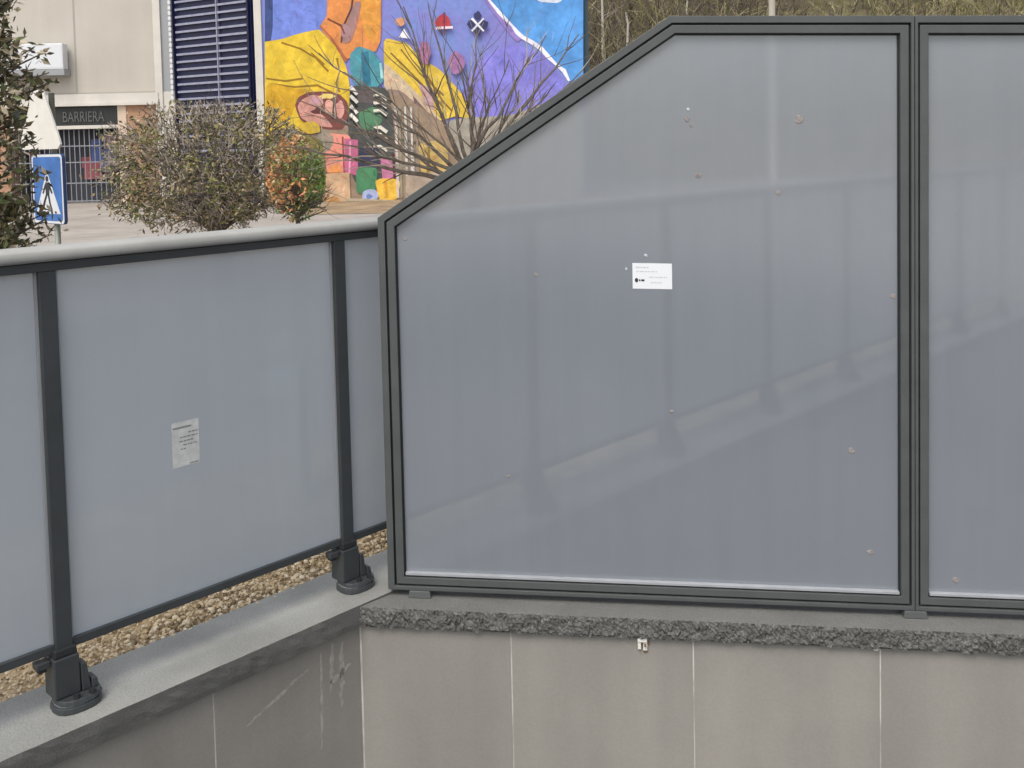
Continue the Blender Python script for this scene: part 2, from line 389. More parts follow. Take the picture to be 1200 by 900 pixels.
wm = empty('retaining_wall', 'lighter beige slab wall under the tall grey screen, with pale vertical joints', 'wall', S(1, FLOOR, 0), kind='thing')
T2 = lambda a, o, z: S(a, z, o)
TEND = 6.2
w = MB(); w.hexa([T2(*p) for p in [(-.2, .0585, FLOOR - .2), (TEND, .0585, FLOOR - .2), (TEND, -.15, FLOOR - .2), (-.2, -.15, FLOOR - .2), (-.2, .0585, -.074), (TEND, .0585, -.074), (TEND, -.15, -.074), (-.2, -.15, -.074)]], M['joint'])
child(w, 'wall_core', wm)
w = MB(); x = -.0707 + .004; first = True
k = 0
edges = [-.0775, .388] + [.388 + .5515 * i for i in range(1, 11)]
for x0, x1 in zip(edges, edges[1:]):
    w.hexa([T2(*p) for p in [(x0 + .0022, .06, FLOOR - .1), (x1 - .0022, .06, FLOOR - .1), (x1 - .0022, .05, FLOOR - .1), (x0 + .0022, .05, FLOOR - .1), (x0 + .0022, .06, -.0745), (x1 - .0022, .06, -.0745), (x1 - .0022, .05, -.0745), (x0 + .0022, .05, -.0745)]], M['clad'])
child(w, 'slab_cladding', wm, .0008)
c = rough_coping(-.22, TEND, T2, .08, -.17, -.008, .062, .006, .0026, M['coping2'], M['rough'], 7)
child(c, 'coping', wm, label='grey granite coping with a rough hewn dark front edge')
rs = MB()
for (cx, cz, rw, rh) in ((.797, -.117, .009, .008), (.807, -.09, .005, .012)):
    pts = [S(cx + math.cos(i * .628) * rw * R_.uniform(.6, 1.1), cz + math.sin(i * .628) * rh * R_.uniform(.7, 1.1), .0605 + cz * .001) for i in range(10)]
    rs.add(pts, [tuple(range(10))], M['rust'])
child(rs, 'rust_stain', wm)

# small white clip under the coping
cl = empty('wall_clip', 'small white plastic clip with rust marks under the rough coping edge', 'clip', S(.786, -.098, .06))
w = MB(); w.box(.772, .801, .0602, .074, -.084, -.072, M['plastic'], T2); w.box(.773, .783, .0602, .07, -.108, -.0845, M['plastic'], T2); w.box(.789, .802, .0602, .068, -.112, -.0845, M['plastic'], T2); w.box(.783, .789, .0602, .064, -.106, -.0845, M['rust'], T2)
child(w, 'clip_body', cl, .002)
w = MB(); w.tube([S(.795, -.094, .066), S(.795, -.094, .0755)], .0035, M['rust'], 8); child(w, 'screw', cl)
w = MB(); tt = [S(1.476 + math.cos(i * .9) * .009 * R_.uniform(.6, 1.1), -.0775 + math.sin(i * .9) * .005, .066) for i in range(7)]; tb = [p - NF * .006 for p in tt]
w.prism(tb, tt, M['plastic'])
tag(w.build('mortar_blob'), 'tiny white dab of mortar on the underside of the rough coping edge', 'mortar dab')

# ------------------------------------------------------------------ glass railing on the left wall
rl = empty('glass_railing', 'low railing of frosted grey panels on dark posts with a pale handrail', 'railing', L(0, .1, 0))
RP = .130                                     # offset of the railing plane from the inner arris
AL0, SP = .050, .882
ENDL = AL0 - 6 * SP - .3; ENDR = AL0 + 10 * SP
n = 14; n = 28; sgp = lambda v, e: math.copysign(abs(v) ** e, v)
prof = [(.047 * sgp(math.cos(2 * math.pi * i / n), .75), 1.1545 + .0195 * sgp(math.sin(2 * math.pi * i / n), .6)) for i in range(n)]
w = MB(); w.prism([L(ENDL, RP + x, z) for x, z in prof][::-1], [L(ENDR, RP + x, z) for x, z in prof][::-1], M['rail']); o = child(w, 'handrail', rl, smooth=False)
for p in o.data.polygons:
    if len(p.vertices) == 4: p.use_smooth = True
w = MB(); w.box(ENDL, ENDR, RP - .024, RP + .024, 1.112, 1.135, M['post'], L); child(w, 'rail_channel', rl, .002)
w = MB(); w.box(ENDL, ENDR, RP - .013, RP + .013, .147, .170, M['post'], L); child(w, 'bottom_rail', rl, .002)

def post_meshes():
    """one post with its shoe, at along=0 in local coordinates (x along, y outwards)"""
    P = MB(); P.box(-.0215, .0215, -.0215, .0215, .03, 1.1125, M['post'])
    Bp = MB()
    hexo = [(.025 + .060 * sgp(math.cos(i * math.pi / 8), .8), -.016 + .053 * sgp(math.sin(i * math.pi / 8), .8)) for i in range(16)]
    Bp.prism([(x, y, .001) for x, y in hexo], [(x * .98, y * .98, .017) for x, y in hexo], M['post'])
    Bp.prism([(x * .97 + .004, y * .97, .0205) for x, y in hexo], [(x * .93 + .004, y * .93, .033) for x, y in hexo], M['post'])
    Bp.prism([(x * .9 + .003, y * .9, .016) for x, y in hexo], [(x * .9 + .003, y * .9, .021) for x, y in hexo], M['gasket'])
    Sh = MB()
    sq = lambda h, dx=0: [(-h + dx, -h), (h + dx, -h), (h + dx, h), (-h + dx, h)]
    Sh.prism([(x, y, .0335) for x, y in sq(.0325)], [(x, y, .136) for x, y in sq(.0318)], M['post'])
    Sh.prism([(x, y, .1362) for x, y in sq(.029)], [(x, y, .158) for x, y in sq(.028)], M['frame_dark'])
    Gs = MB()
    Gs.hexa([(.035, -.034, .0335), (.058, -.034, .0335), (.058, .006, .0335), (.035, .006, .0335), (.0335, -.032, .108), (.049, -.032, .104), (.049, .004, .104), (.0335, .004, .108)], M['post'])
    Gs.hexa([(.0585, -.036, .0335), (.076, -.036, .0335), (.076, .008, .0335), (.0585, .008, .0335), (.0585, -.034, .06), (.074, -.034, .056), (.074, .006, .056), (.0585, .006, .06)], M['post'])
    Bo = MB(); Bo.tube([(0, 0, .0335), (0, 0, .044)], .008, M['frame_dark'], 6)
    Cl = MB(); Cl.box(-.068, -.034, -.018, .012, .118, .135, M['post']); Cl.box(-.062, -.042, -.014, .009, .108, .1182, M['frame_dark'])
    return P, Bp, Sh, Gs, Bo, Cl
P, Bp, Sh, Gs, Bo, Cl = post_meshes()
rotz = math.atan2(D.y, D.x)
proto = None
def place(o, al):
    o.location = (L(al, RP, 0) - Vector(rl.location)); o.rotation_euler = (0, 0, rotz)
for k in range(-6, 11):
    al = AL0 + k * SP
    if proto is None:
        po = P.build('post', rl, .003); place(po, al)
        kids = [Bp.build('base_plate', po, .002), Sh.build('base_shoe', po, .004), Gs.build('gusset', po, .003), Cl.build('panel_clamp', po, .002)]
        for (bx, by) in ((.012, -.054), (.05, -.056), (.055, .024)):
            b = Bo.build('bolt', po); b.location = (bx, by, 0); kids.append(b)
        proto = po; protokids = kids
    else:
        po = copyobj(proto, rl); place(po, al)
        for q in protokids: copyobj(q, po)
# panels
def glass_panel(parent, a0, a1, z0, z1):
    w = MB()
    pts = lambda o: [L(a0, RP + o, z0), L(a1, RP + o, z0), L(a1, RP + o, z1), L(a0, RP + o, z1)]
    f, b = pts(-.005), pts(.005)
    w.add(f + b, [(0, 1, 2, 3)], M['frost_rail']); w.f.append((7, 6, 5, 4)); w.m.append(w.mi(M['clear']))
    for i in range(4):
        w.f.append((i, i + 4, (i + 1) % 4 + 4, (i + 1) % 4)); w.m.append(w.mi(M['gedge']))
    o = child(w, 'glass_panel', parent)
    for a, s in ((a0, -1), (a1, 1)):
        gk = MB()
        gk.box(min(a + s * .0005, a + s * .007), max(a + s * .0005, a + s * .007), RP - .009, RP + .009, z0, z1, M['gasket'], L)
        gg = gk.build('gasket'); gg.parent = o
    return o
for k in range(-6, 10):
    glass_panel(rl, AL0 + k * SP + .0285, AL0 + (k + 1) * SP - .0285, .1705, 1.1115)
glass_panel(rl, ENDL, AL0 - 6 * SP - .0285, .1705, 1.1115)
# faded paper notice
w = MB(); na0, na1, nz0, nz1 = -.517, -.437, .531, .656
T3 = lambda a, z, o=0: L(a, RP - .0056 - o, z)
w.prism([T3(na0, nz0, -.0004), T3(na1, nz0, -.0004), T3(na1, nz1, -.0004), T3(na0, nz1, -.0004)], [T3(na0, nz0), T3(na1, nz0), T3(na1, nz1), T3(na0, nz1)], M['paper_old'])
def dash(a0, a1, z, h, m, T, o=.0004, broken=True):
    x = a0
    while x < a1:
        l = R_.uniform(.004, .012) if broken else a1 - a0
        e = min(a1, x + l)
        w.add([T(x, z, o), T(e, z, o), T(e, z + h, o), T(x, z + h, o)], [(0, 1, 2, 3)], m); x = e + R_.uniform(.0015, .003)
dash(na0 + .003, na1 - .022, nz1 - .018, .005, M['ink_mid'], T3, broken=False)
for q, (f0, f1) in enumerate(((.6, .95), (.3, .95), (.25, .8), (.4, .9), (.3, .5))):
    dash(na0 + .08 * f0, na0 + .08 * f1, nz1 - .034 - q * .011, .0035, M['ink_mid'], T3)
dash(na0 + .05, na1 - .003, nz0 + .003, .004, M['ink_mid'], T3)
child(w, 'paper_notice', rl, label='faded off white paper notice stuck on the railing glass')

# ------------------------------------------------------------------ tall privacy screen
sn = empty('privacy_screen', 'tall grey framed screen of frosted panels with one sloping corner', 'screen', S(1, 0, 0))
def inset(poly, ds):
    """inset a ccw polygon by a distance per edge"""
    n = len(poly); lines = []
    for i in range(n):
        p, q = Vector(poly[i]), Vector(poly[(i + 1) % n]); t = (q - p).normalized(); nn = Vector((-t.y, t.x))
        lines.append((p + nn * ds[i], t))
    out = []
    for i in range(n):
        (p, t), (q, u) = lines[i - 1], lines[i]
        den = t.x * u.y - t.y * u.x; k = ((q.x - p.x) * u.y - (q.y - p.y) * u.x) / den
        out.append((p.x + t.x * k, p.y + t.y * k))
    return out
panels = [
    ([(0, .014), (1.611, .014), (1.611, 1.80), (.90, 1.80), (0, 1.184)], [.012, .009, .021, .021, .021]),
    ([(1.613, .014), (3.20, .014), (3.20, 1.80), (1.613, 1.80)], [.012, .009, .021, .009]),
    ([(3.202, .014), (4.79, .014), (4.79, 1.80), (3.202, 1.80)], [.012, .009, .021, .009]),
]
ST = lambda x, z, o: S(x, z, o)
def spots_on(parent, lst):
    for (t, z, r, m) in lst:
        b = MB(); nn = 9; sq = R_.uniform(.7, 1.2)
        rr = [R_.uniform(.65, 1.15) for _ in range(nn)]
        bt = [S(t + math.cos(i * 6.283 / nn) * r * rr[i], z + math.sin(i * 6.283 / nn) * r * rr[i] * sq, -.0215) for i in range(nn)]
        tp = [S(t + math.cos(i * 6.283 / nn) * r * rr[i] * .8, z + math.sin(i * 6.283 / nn) * r * rr[i] * sq * .8, -.0205) for i in range(nn)]
        b.prism(bt, tp, m)
        o = b.build('glue_spot'); o.parent = parent
spotlist = [[(.95, 1.492, .009, M['glue']), (.954, 1.523, .005, M['glue_pale']), (.962, 1.475, .006, M['glue']), (1.283, 1.494, .013, M['glue']), (.98, 1.323, .011, M['glue']), (1.219, 1.274, .010, M['glue']),
             (.484, 1.013, .008, M['glue']), (1.556, .967, .010, M['glue']), (.8915, .599, .008, M['glue']), (1.431, .493, .011, M['glue']), (1.486, .181, .012, M['glue']),
             (.081, 1.118, .007, M['glue']), (.8207, 1.0785, .006, M['glue_pale']), (.7606, 1.036, .0045, M['glue_pale']), (.385, .38, .006, M['glue'])],
            [(1.738, .103, .012, M['glue'])], []]
for (poly, ds), sp in zip(panels, spotlist):
    p1 = inset(poly, ds); p2 = inset(poly, [d + .006 for d in ds]); p3 = inset(poly, [d + .006 + (.024 if i else .022) for i, d in enumerate(ds)])
    w = MB(); w.ring(poly, p1, -.05, 0, M['frame'], ST); child(w, 'frame', sn, .0015)
    w = MB(); w.ring(p1, p2, -.05, -.014, M['frame_dark'], ST); child(w, 'groove_seal', sn)
    w = MB(); w.ring(p2, p3, -.048, -.003, M['frame'], ST)
    p4 = inset(poly, [d + .006 + (.014 if i else .012) for i, d in enumerate(ds)]); p5 = inset(poly, [d + .006 + (.017 if i else .015) for i, d in enumerate(ds)])
    sa = child(w, 'sash', sn, .0015)
    # glass
    p6 = inset(poly, [d + .024 for d in ds])
    g = MB(); nn = len(p6)
    g.add([S(x, z, -.022) for x, z in p6] + [S(x, z, -.032) for x, z in p6], [tuple(range(nn))], M['frost'])
    g.f.append(tuple(range(2 * nn - 1, nn - 1, -1))); g.m.append(g.mi(M['clear']))
    for i in range(nn): g.f.append((i, i + nn, (i + 1) % nn + nn, (i + 1) % nn)); g.m.append(g.mi(M['gedge']))
    go = child(g, 'glass_panel', sn)
    gs = MB(); p7 = inset(poly, [d + .0305 - (.002 if i == 0 else 0) for i, d in enumerate(ds)]); p8 = inset(poly, [d + .0345 - (.002 if i == 0 else 0) for i, d in enumerate(ds)])
    gs.ring(p7, p8, -.0215, -.016, M['frame_dark'], ST)
    gso = gs.build('glass_gasket'); gso.parent = go
    bd = MB(); (xa, za), (xb, zb) = p8[0], p8[1]
    bd.box(xa, xb, za + .0005, za + .009, -.0212, -.0055, M['lit_ledge'], ST)  # pale strip paints the lit top of the dark bottom sash
    child(bd, 'lit_ledge_strip', sn, .001)
    spots_on(go, sp)
for t in (.1, 1.612, 3.2, 4.75):
    w = MB(); w.prism([S(t - .036, -.0075, .008), S(t + .036, -.0075, .008), S(t + .036, -.0075, -.06), S(t - .036, -.0075, -.06)][::-1], [S(t - .032, .0135, .004), S(t + .032, .0135, .004), S(t + .032, .0135, -.05), S(t - .032, .0135, -.05)][::-1], M['frame'])
    child(w, 'foot', sn, .002)
# white sticker
w = MB(); a0, a1, z0, z1 = .779, .8985, .976, 1.0545
T4 = lambda x, z, o=0: S(x, z, -.0214 + o)
w.prism([T4(a0, z0, -.0005), T4(a1, z0, -.0005), T4(a1, z1, -.0005), T4(a0, z1, -.0005)], [T4(a0, z0), T4(a1, z0), T4(a1, z1), T4(a0, z1)], M['paper'])
pts = [(a0 + .012 + .0055 * math.cos(i * .785), z0 + .026 + .007 * math.sin(i * .785)) for i in range(8)]
w.add([T4(x, z, .0004) for x, z in pts], [tuple(range(8))], M['ink'])
dash(a0 + .0195, a0 + .036, z0 + .023, .006, M['ink'], T4, broken=True)
dash(a0 + .01, a0 + .05, z1 - .015, .004, M['ink_pale'], T4); dash(a0 + .012, a0 + .075, z1 - .027, .003, M['ink_pale'], T4)
dash(a0 + .05, a0 + .105, z0 + .034, .0035, M['ink_pale'], T4); dash(a0 + .055, a0 + .09, z0 + .018, .003, M['ink_pale'], T4)
child(w, 'sticker', sn, label='white rectangular sticker with a small black emblem on the frosted glass')

# ------------------------------------------------------------------ beige building with shop
YB = 28.4
def BX(px, py=170): return wallpt(px, py, YB).x
def BZ(px, py): return wallpt(px, py, YB).z
bb = empty('beige_building', 'beige rendered building with a barred shop front and dark slatted window', 'building', (-15, YB, 0))
xL, x60, x140, x150, x190, x208 = -26.0, BX(60), BX(140), BX(150), BX(186), BX(208)
zl0, zl1, zt = BZ(120, 124), BZ(120, 110), 11.0
w = MB(); w.box(xL, x190, YB, YB + 8, zl1, zt, M['beige']); child(w, 'wall', bb)
w = MB()
for px in (-60, 93): w.box(BX(px) - .025, BX(px) + .025, YB - .006, YB - .0005, zl1, zt, M['seam'])
w.box(xL, x190, YB - .004, YB - .0003, zl1, zl1 + .05, M['seam'])
child(w, 'wall_seam', bb)
w = MB(); w.box(xL, x190 + .08, YB - .12, YB + 1, zl0, zl1 - .002, M['ledge']); w.box(xL, x190 + .08, YB - .17, YB - .1205, zl0, zl0 + .09, M['ledge']); child(w, 'ledge', bb)
w = MB(); w.box(x190, BX(194.5), YB - .1, YB + 8, -.03, zt, M['ledge']); child(w, 'corner_pilaster', bb, .01)
w = MB(); w.box(x140, x150, YB - .05, YB + .4, -.03, zl0 - .003, M['peach']); child(w, 'door_jamb', bb)
w = MB(); w.box(x150, x190 - .002, YB - .02, YB + .5, -.03, zl0 - .003, M['brown']); child(w, 'pier_cladding', bb)
w = MB(); w.box(xL, BX(12), YB - .02, YB + .5, -.03, zl0 - .003, M['brown']); child(w, 'pier_cladding', bb)
# shop interior and grille
xs0 = BX(12); zg1 = BZ(100, 151); zs1 = zl0 - .01
w = MB(); w.box(xs0, x140, YB + .9, YB + 1.0, -.03, zl0, M['shopdark'])
for i in range(16):
    xa = R_.uniform(xs0, x140 - .5); za = R_.uniform(.1, zg1 - .7)
    w.box(xa, xa + R_.uniform(.2, .55), YB + .6 + R_.uniform(0, .2), YB + .88, za, za + R_.uniform(.25, .7), R_.choice([M['shopblue'], M['shopblue'], M['shopblue'], M['shopred'], M['shoppink']]))
child(w, 'shop_interior', bb)
w = MB(); x = xs0 + .05
while x < x140:
    w.box(x, x + .02, YB + .1, YB + .12, 0, zg1, M['grille']); x += .145
for z in (.03, .55, 1.15, 1.62): w.box(xs0, x140, YB + .09, YB + .13, z, z + .03, M['grille'])
child(w, 'grille_door', bb)
w = MB(); w.box(xs0, x140 - .002, YB - .03, YB + .3, zg1 + .002, zg1 + .1, M['ledge']); child(w, 'lintel', bb)
# louvred bay, turned toward the street
p0 = Vector((x208, YB, 0)); dv = Vector((math.cos(math.radians(30)), -math.sin(math.radians(30)), 0)); nv = Vector((-dv.y, dv.x, 0)) * -1
nv = Vector((dv.y, -dv.x, 0)); Wd = 3.0
BT = lambda a, o, z: p0 + dv * a + nv * o + Vector((0, 0, z))
w = MB(); w.box(0, Wd, -.35, -.05, -.03, zt, M['navy'], BT); child(w, 'bay_wall', bb)
w = MB(); w.box(BX(194.6), BX(208), YB - .04, YB + .3, BZ(200, 107), zt, M['shadowgrey']); w.box(BX(194.6), BX(208), YB - .06, YB + .3, -.03, BZ(200, 107.2), M['ledge']); child(w, 'side_panel', bb)
w = MB(); z = 1.2
while z < 8.5:
    w.hexa([BT(.12, -.05, z), BT(Wd - .12, -.05, z), BT(Wd - .12, .02, z - .03), BT(.12, .02, z - .03), BT(.12, -.05, z + .03), BT(Wd - .12, -.05, z + .03), BT(Wd - .12, .02, z + .03), BT(.12, .02, z + .03)][:8], M['slat'])
    z += .212
lv = child(w, 'louvre', bb)
w = MB()
for a in (.02, 1.75, Wd - .07): w.box(a, a + .035, -.049, .04, 1.1, 8.6, M['slat'] if 1 < a < 2 else M['navy'], BT)
child(w, 'louvre_mullion', bb)
w = MB()
for i in range(40): w.box(BX(204.4), BX(207.4), YB - .12, YB - .0405, 2.9 + i * .15, 2.9 + i * .15 + .1, M['white'])
w.box(BX(205), BX(206.6), YB - .1, YB - .0402, 2.85, 8.9, M['ledge'])
child(w, 'bracket_strip', bb)
# shop sign
ss = empty('shop_sign', 'black shop fascia with dim grey capitals above the barred shop front', 'sign', (BX(95), YB - .04, BZ(100, 137)))
zs0 = zg1 + .104
w = MB(); w.box(xs0, x140 - .004, YB - .03, YB + .12, zs0, zl0 - .006, M['black']); child(w, 'sign_board', ss, .01)
tcu = bpy.data.curves.new('lettering', 'FONT'); tcu.body = 'BARRIERA'; tcu.size = .5; tcu.extrude = .012; tcu.align_x = 'CENTER'; tcu.align_y = 'CENTER'
tcu.materials.append(M['letter'])
to = bpy.data.objects.new('lettering', tcu); COL.objects.link(to); to.parent = ss
dg = bpy.context.evaluated_depsgraph_get(); me_ = bpy.data.meshes.new_from_object(to.evaluated_get(dg)); bpy.data.objects.remove(to)
to = bpy.data.objects.new('lettering', me_); COL.objects.link(to); to.parent = ss
to.rotation_euler = (math.pi / 2, 0, 0); to.location = Vector((BX(100), YB - .045, BZ(99, 137.5))) - Vector(ss.location); to.scale = (.54, .86, 1)
# white box sign
bs = empty('box_sign', 'blank white box sign fixed to the beige wall above the shop', 'sign', (BX(50), YB - .2, BZ(50, 70)))
w = MB(); w.box(BX(14), BX(86), YB - .42, YB - .1, BZ(50, 83), BZ(50, 53), M['white']); child(w, 'sign_case', bs, .02)
w = MB(); w.box(BX(13.3), BX(87), YB - .43, YB - .001, BZ(50, 90), BZ(50, 83.3), M['shadowgrey']); child(w, 'sign_base', bs, .01)
w = MB(); w.box(BX(15.5), BX(84.5), YB - .425, YB - .4205, BZ(50, 81), BZ(50, 55), M['sign_white']); child(w, 'sign_face', bs)

# ------------------------------------------------------------------ building with the mural
YM = 26.4
mb_ = empty('mural_building', 'building wall covered by a colourful mural of a figure in a yellow jacket', 'building', (-2.4, YM, 0))
W0, W1 = wallpt(310, 120, YM), wallpt(684, 100, YM)
mw = mat('mural_ground_blue', srgb(134, 130, 200), .85, 1.3, .2, .25, 30, col2=srgb(120, 144, 208), speck=(8, .1))
w = MB(); w.box(W0.x, W1.x, YM, YM + 9, -.03, 9.5, mw); child(w, 'wall', mb_)
w = MB(); w.box(W0.x - .2, W0.x - .001, YM - .06, YM + .3, -.03, 9.5, M['ledge']); child(w, 'corner_strip', mb_, .01)
w = MB(); w.box(W1.x + .001, W1.x + .16, YM + .1, YM + 9, -.03, 9.5, mat('dark_teal_paint', (.03, .06, .08), .7)); child(w, 'corner_strip', mb_)
mc = {}
def pm(r, g_, b_, ns=2.5, na=.22):
    k = (r, g_, b_)
    if k not in mc:
        gy = (r + g_ + b_) / 3; mixc = lambda v: v * .93 + gy * .07 + 2
        mc[k] = mat('mural_paint_%d' % len(mc), srgb(mixc(r), mixc(g_), mixc(b_)), .85, ns, na * .8, .2, 30, speck=(7, .12))
    return mc[k]
mu = MB(); layer = [0]
def paint(pts, c, ns=2.5, na=.22, straight=False):
    layer[0] += 1; o = .00012 * layer[0] + .002
    if len(pts) > 4 and not straight:
        for it in range(2):
            q_ = []
            for i in range(len(pts)):
                a_, b_ = pts[i], pts[(i + 1) % len(pts)]
                q_ += [(a_[0] * .87 + b_[0] * .13, a_[1] * .87 + b_[1] * .13), (a_[0] * .13 + b_[0] * .87, a_[1] * .13 + b_[1] * .87)]
            pts = q_
    cl_ = []
    for x, y in pts:
        p = wallpt(max(310.5, min(683.5, x)), y, YM); p.z = max(p.z, -.02); p.y = YM - o; cl_.append(p)
    mu.add(cl_, [tuple(range(len(cl_)))], pm(*c, ns, na))
def pip(x, y, pts):
    c = False; n_ = len(pts)
    for i in range(n_):
        (x1, y1), (x2, y2) = pts[i], pts[i - 1]
        if (y1 > y) != (y2 > y) and x < (x2 - x1) * (y - y1) / (y2 - y1) + x1: c = not c
    return c
paint0 = paint
def paint(pts, c, ns=2.5, na=.22, brush=True):
    paint0(pts, c, ns, na)
    xs = [p[0] for p in pts]; ys = [max(-40, p[1]) for p in pts]
    ar = (max(xs) - min(xs)) * (max(ys) - min(ys))
    if not brush or ar < 250: return
    for q in range(min(30, int(ar / 90))):
        for tr in range(6):
            x, y = R_.uniform(min(xs), max(xs)), R_.uniform(min(ys), max(ys)); an = R_.choice([.5, 1.2, 2.2]) + R_.gauss(0, .3); l = R_.uniform(4, 13); wd_ = R_.uniform(.7, 2.4)
            ca, sa = math.cos(an), math.sin(an); P_ = [(x + ca * l * u_ - sa * wd_ * v_, y + sa * l * u_ + ca * wd_ * v_) for u_, v_ in ((-.5, -.15), (-.1, -.5), (.4, -.4), (.5, .1), (.1, .5), (-.4, .4))]
            if all(pip(px_, py_, pts) and 311 < px_ < 683 for px_, py_ in P_):
                f = R_.choice([.88, .94, 1.06, 1.1]); sh_ = R_.choice([(0, 0, 0), (14, -4, -6), (-10, 6, 12)])
                paint0(P_, tuple(int(max(8, min(250, round(v * f / 12) * 12 + d_))) for v, d_ in zip(c, sh_)), ns, na); break
def blob(x, y, rx, ry, c, n=12, j=.18):
    paint([(x + math.cos(i * 6.283 / n) * rx * R_.uniform(1 - j, 1 + j), y + math.sin(i * 6.283 / n) * ry * R_.uniform(1 - j, 1 + j)) for i in range(n)], c)
def stroke(pts, wd, c):
    a, b = [], []
    for i, p in enumerate(pts):
        p = Vector(p); t = (Vector(pts[min(i + 1, len(pts) - 1)]) - Vector(pts[max(i - 1, 0)])).normalized(); nn = Vector((-t.y, t.x)) * wd / 2 * R_.uniform(.6, 1.25)
        a.append(tuple(p + nn)); b.append(tuple(p - nn))
    for i in range(len(pts) - 1):
        paint([a[i], a[i + 1], b[i + 1], b[i]], c)
        layer[0] -= .9
Yl, Yd, Or, Sal, Pk, Gn, Dk, Te, Wh = (226, 190, 48), (205, 158, 30), (222, 138, 72), (226, 140, 120), (205, 145, 130), (78, 128, 92), (48, 52, 54), (72, 148, 162), (225, 222, 210)
paint([(310, -90), (385, -90), (380, 20), (372, 36), (345, 42), (310, 54)], (112, 134, 218))
paint([(280, -90), (318, -90), (320, 30), (316, 56), (280, 60)], (58, 74, 128))
paint([(573, -90), (684, -90), (684, 115), (668, 95), (655, 80), (640, 62), (612, 45), (600, 30), (573, 0)], (84, 152, 222), 1.2, .3)
paint([(612, -20), (640, -30), (668, -10), (655, 4), (630, 2)], (205, 215, 228))
paint([(560, 70), (600, 50), (640, 66), (664, 98), (640, 130), (590, 150), (545, 150), (540, 110)], (128, 124, 214), 1.5, .2)
paint([(573, 0), (600, 30), (612, 45), (606, 50), (592, 34), (560, -10)], (140, 120, 190))
stroke([(560, -30), (573, 0), (586, 16), (600, 30), (606, 38), (613, 44), (624, 50), (634, 57), (642, 66), (652, 76), (661, 83), (667, 95)], 4.2, (228, 226, 236))
paint([(300, 50), (330, 46), (348, 40), (374, 34), (384, 44), (395, 56), (406, 78), (410, 100), (412, 128), (404, 150), (352, 156), (330, 166), (285, 175), (285, 45)], Yl)
for s in ([(312, 92), (335, 95), (355, 92)], [(365, 62), (374, 70), (380, 76)], [(395, 68), (398, 84), (394, 98), (398, 108)], [(330, 50), (352, 57), (370, 68), (385, 84)], [(318, 98), (345, 102), (372, 100), (392, 110)]): stroke(s, 2.2, (150, 112, 30))
paint([(312, 96), (345, 104), (368, 104), (348, 118), (340, 140), (312, 142)], Yd)
paint([(374, 32), (384, 18), (382, -60), (430, -60), (447, -60), (447, 46), (440, 62), (420, 58), (408, 70), (404, 66)], Or)
paint([(420, -60), (447, -60), (446, 30), (441, 52), (428, 44), (424, 20)], (224, 152, 60))
stroke([(375, 30), (388, 44), (400, 62), (406, 72)], 3, (180, 92, 62))
paint([(399, 44), (406, 30), (416, 2), (424, 2), (418, 30), (412, 48), (404, 52)], (160, 122, 118)); stroke([(400, 50), (403, 30), (412, 10), (416, -20)], 2.6, (90, 60, 62))
blob(405, 36, 6, 8, (168, 128, 130)); stroke([(384, 22), (400, 30), (404, 40)], 2, (120, 66, 52))
paint([(410, 64), (420, 54), (438, 60), (449, 76), (450, 95), (440, 104), (418, 103), (411, 86)], Te)
paint([(423, 62), (432, 60), (435, 100), (426, 102)], (44, 112, 138)); stroke([(446, 74), (448, 92)], 3, (150, 205, 205))
paint([(450, 44), (478, 51), (494, 70), (514, 80), (533, 100), (546, 116), (552, 140), (534, 136), (515, 142), (500, 130), (470, 100), (450, 80)], (222, 188, 62))
paint([(450, 72), (470, 90), (490, 110), (517, 140), (508, 146), (480, 128), (450, 104)], (205, 182, 150))
for s in ([(458, 62), (478, 82), (500, 104), (520, 126)], [(470, 58), (492, 86), (520, 112)], [(500, 88), (520, 120), (530, 130)]): stroke(s, 2.2, (140, 104, 40))
paint([(452, 104), (470, 106), (500, 132), (520, 150), (530, 175), (480, 172), (455, 160)], (150, 126, 116)); paint([(490, 96), (505, 104), (510, 130), (498, 122)], (190, 150, 150)); paint([(484, 112), (500, 130), (505, 150), (490, 142)], (120, 92, 92))
paint([(524, 142), (545, 138), (600, 135), (640, 120), (684, 118), (684, 250), (500, 250)], (158, 152, 138), 2.5, .25)
paint([(310, 152), (412, 148), (460, 104), (530, 150), (560, 255), (310, 262)], (150, 128, 106))
# fist
paint([(346, 124), (350, 114), (362, 108), (380, 107), (398, 110), (408, 120), (408, 140), (402, 152), (385, 152), (366, 148), (352, 140)], (120, 66, 60))
paint([(349, 125), (354, 117), (366, 111), (378, 113), (380, 122), (368, 128), (380, 136), (392, 150), (368, 147), (353, 138)], Pk); blob(370, 118, 7, 5, (206, 150, 160)); blob(387, 126, 6, 9, (216, 158, 140)); blob(399, 128, 5, 10, (214, 152, 142)); blob(384, 113, 9, 3, (226, 200, 110))
blob(373, 131, 8, 3, (96, 52, 50)); stroke([(392, 114), (390, 140)], 2, (90, 48, 46))
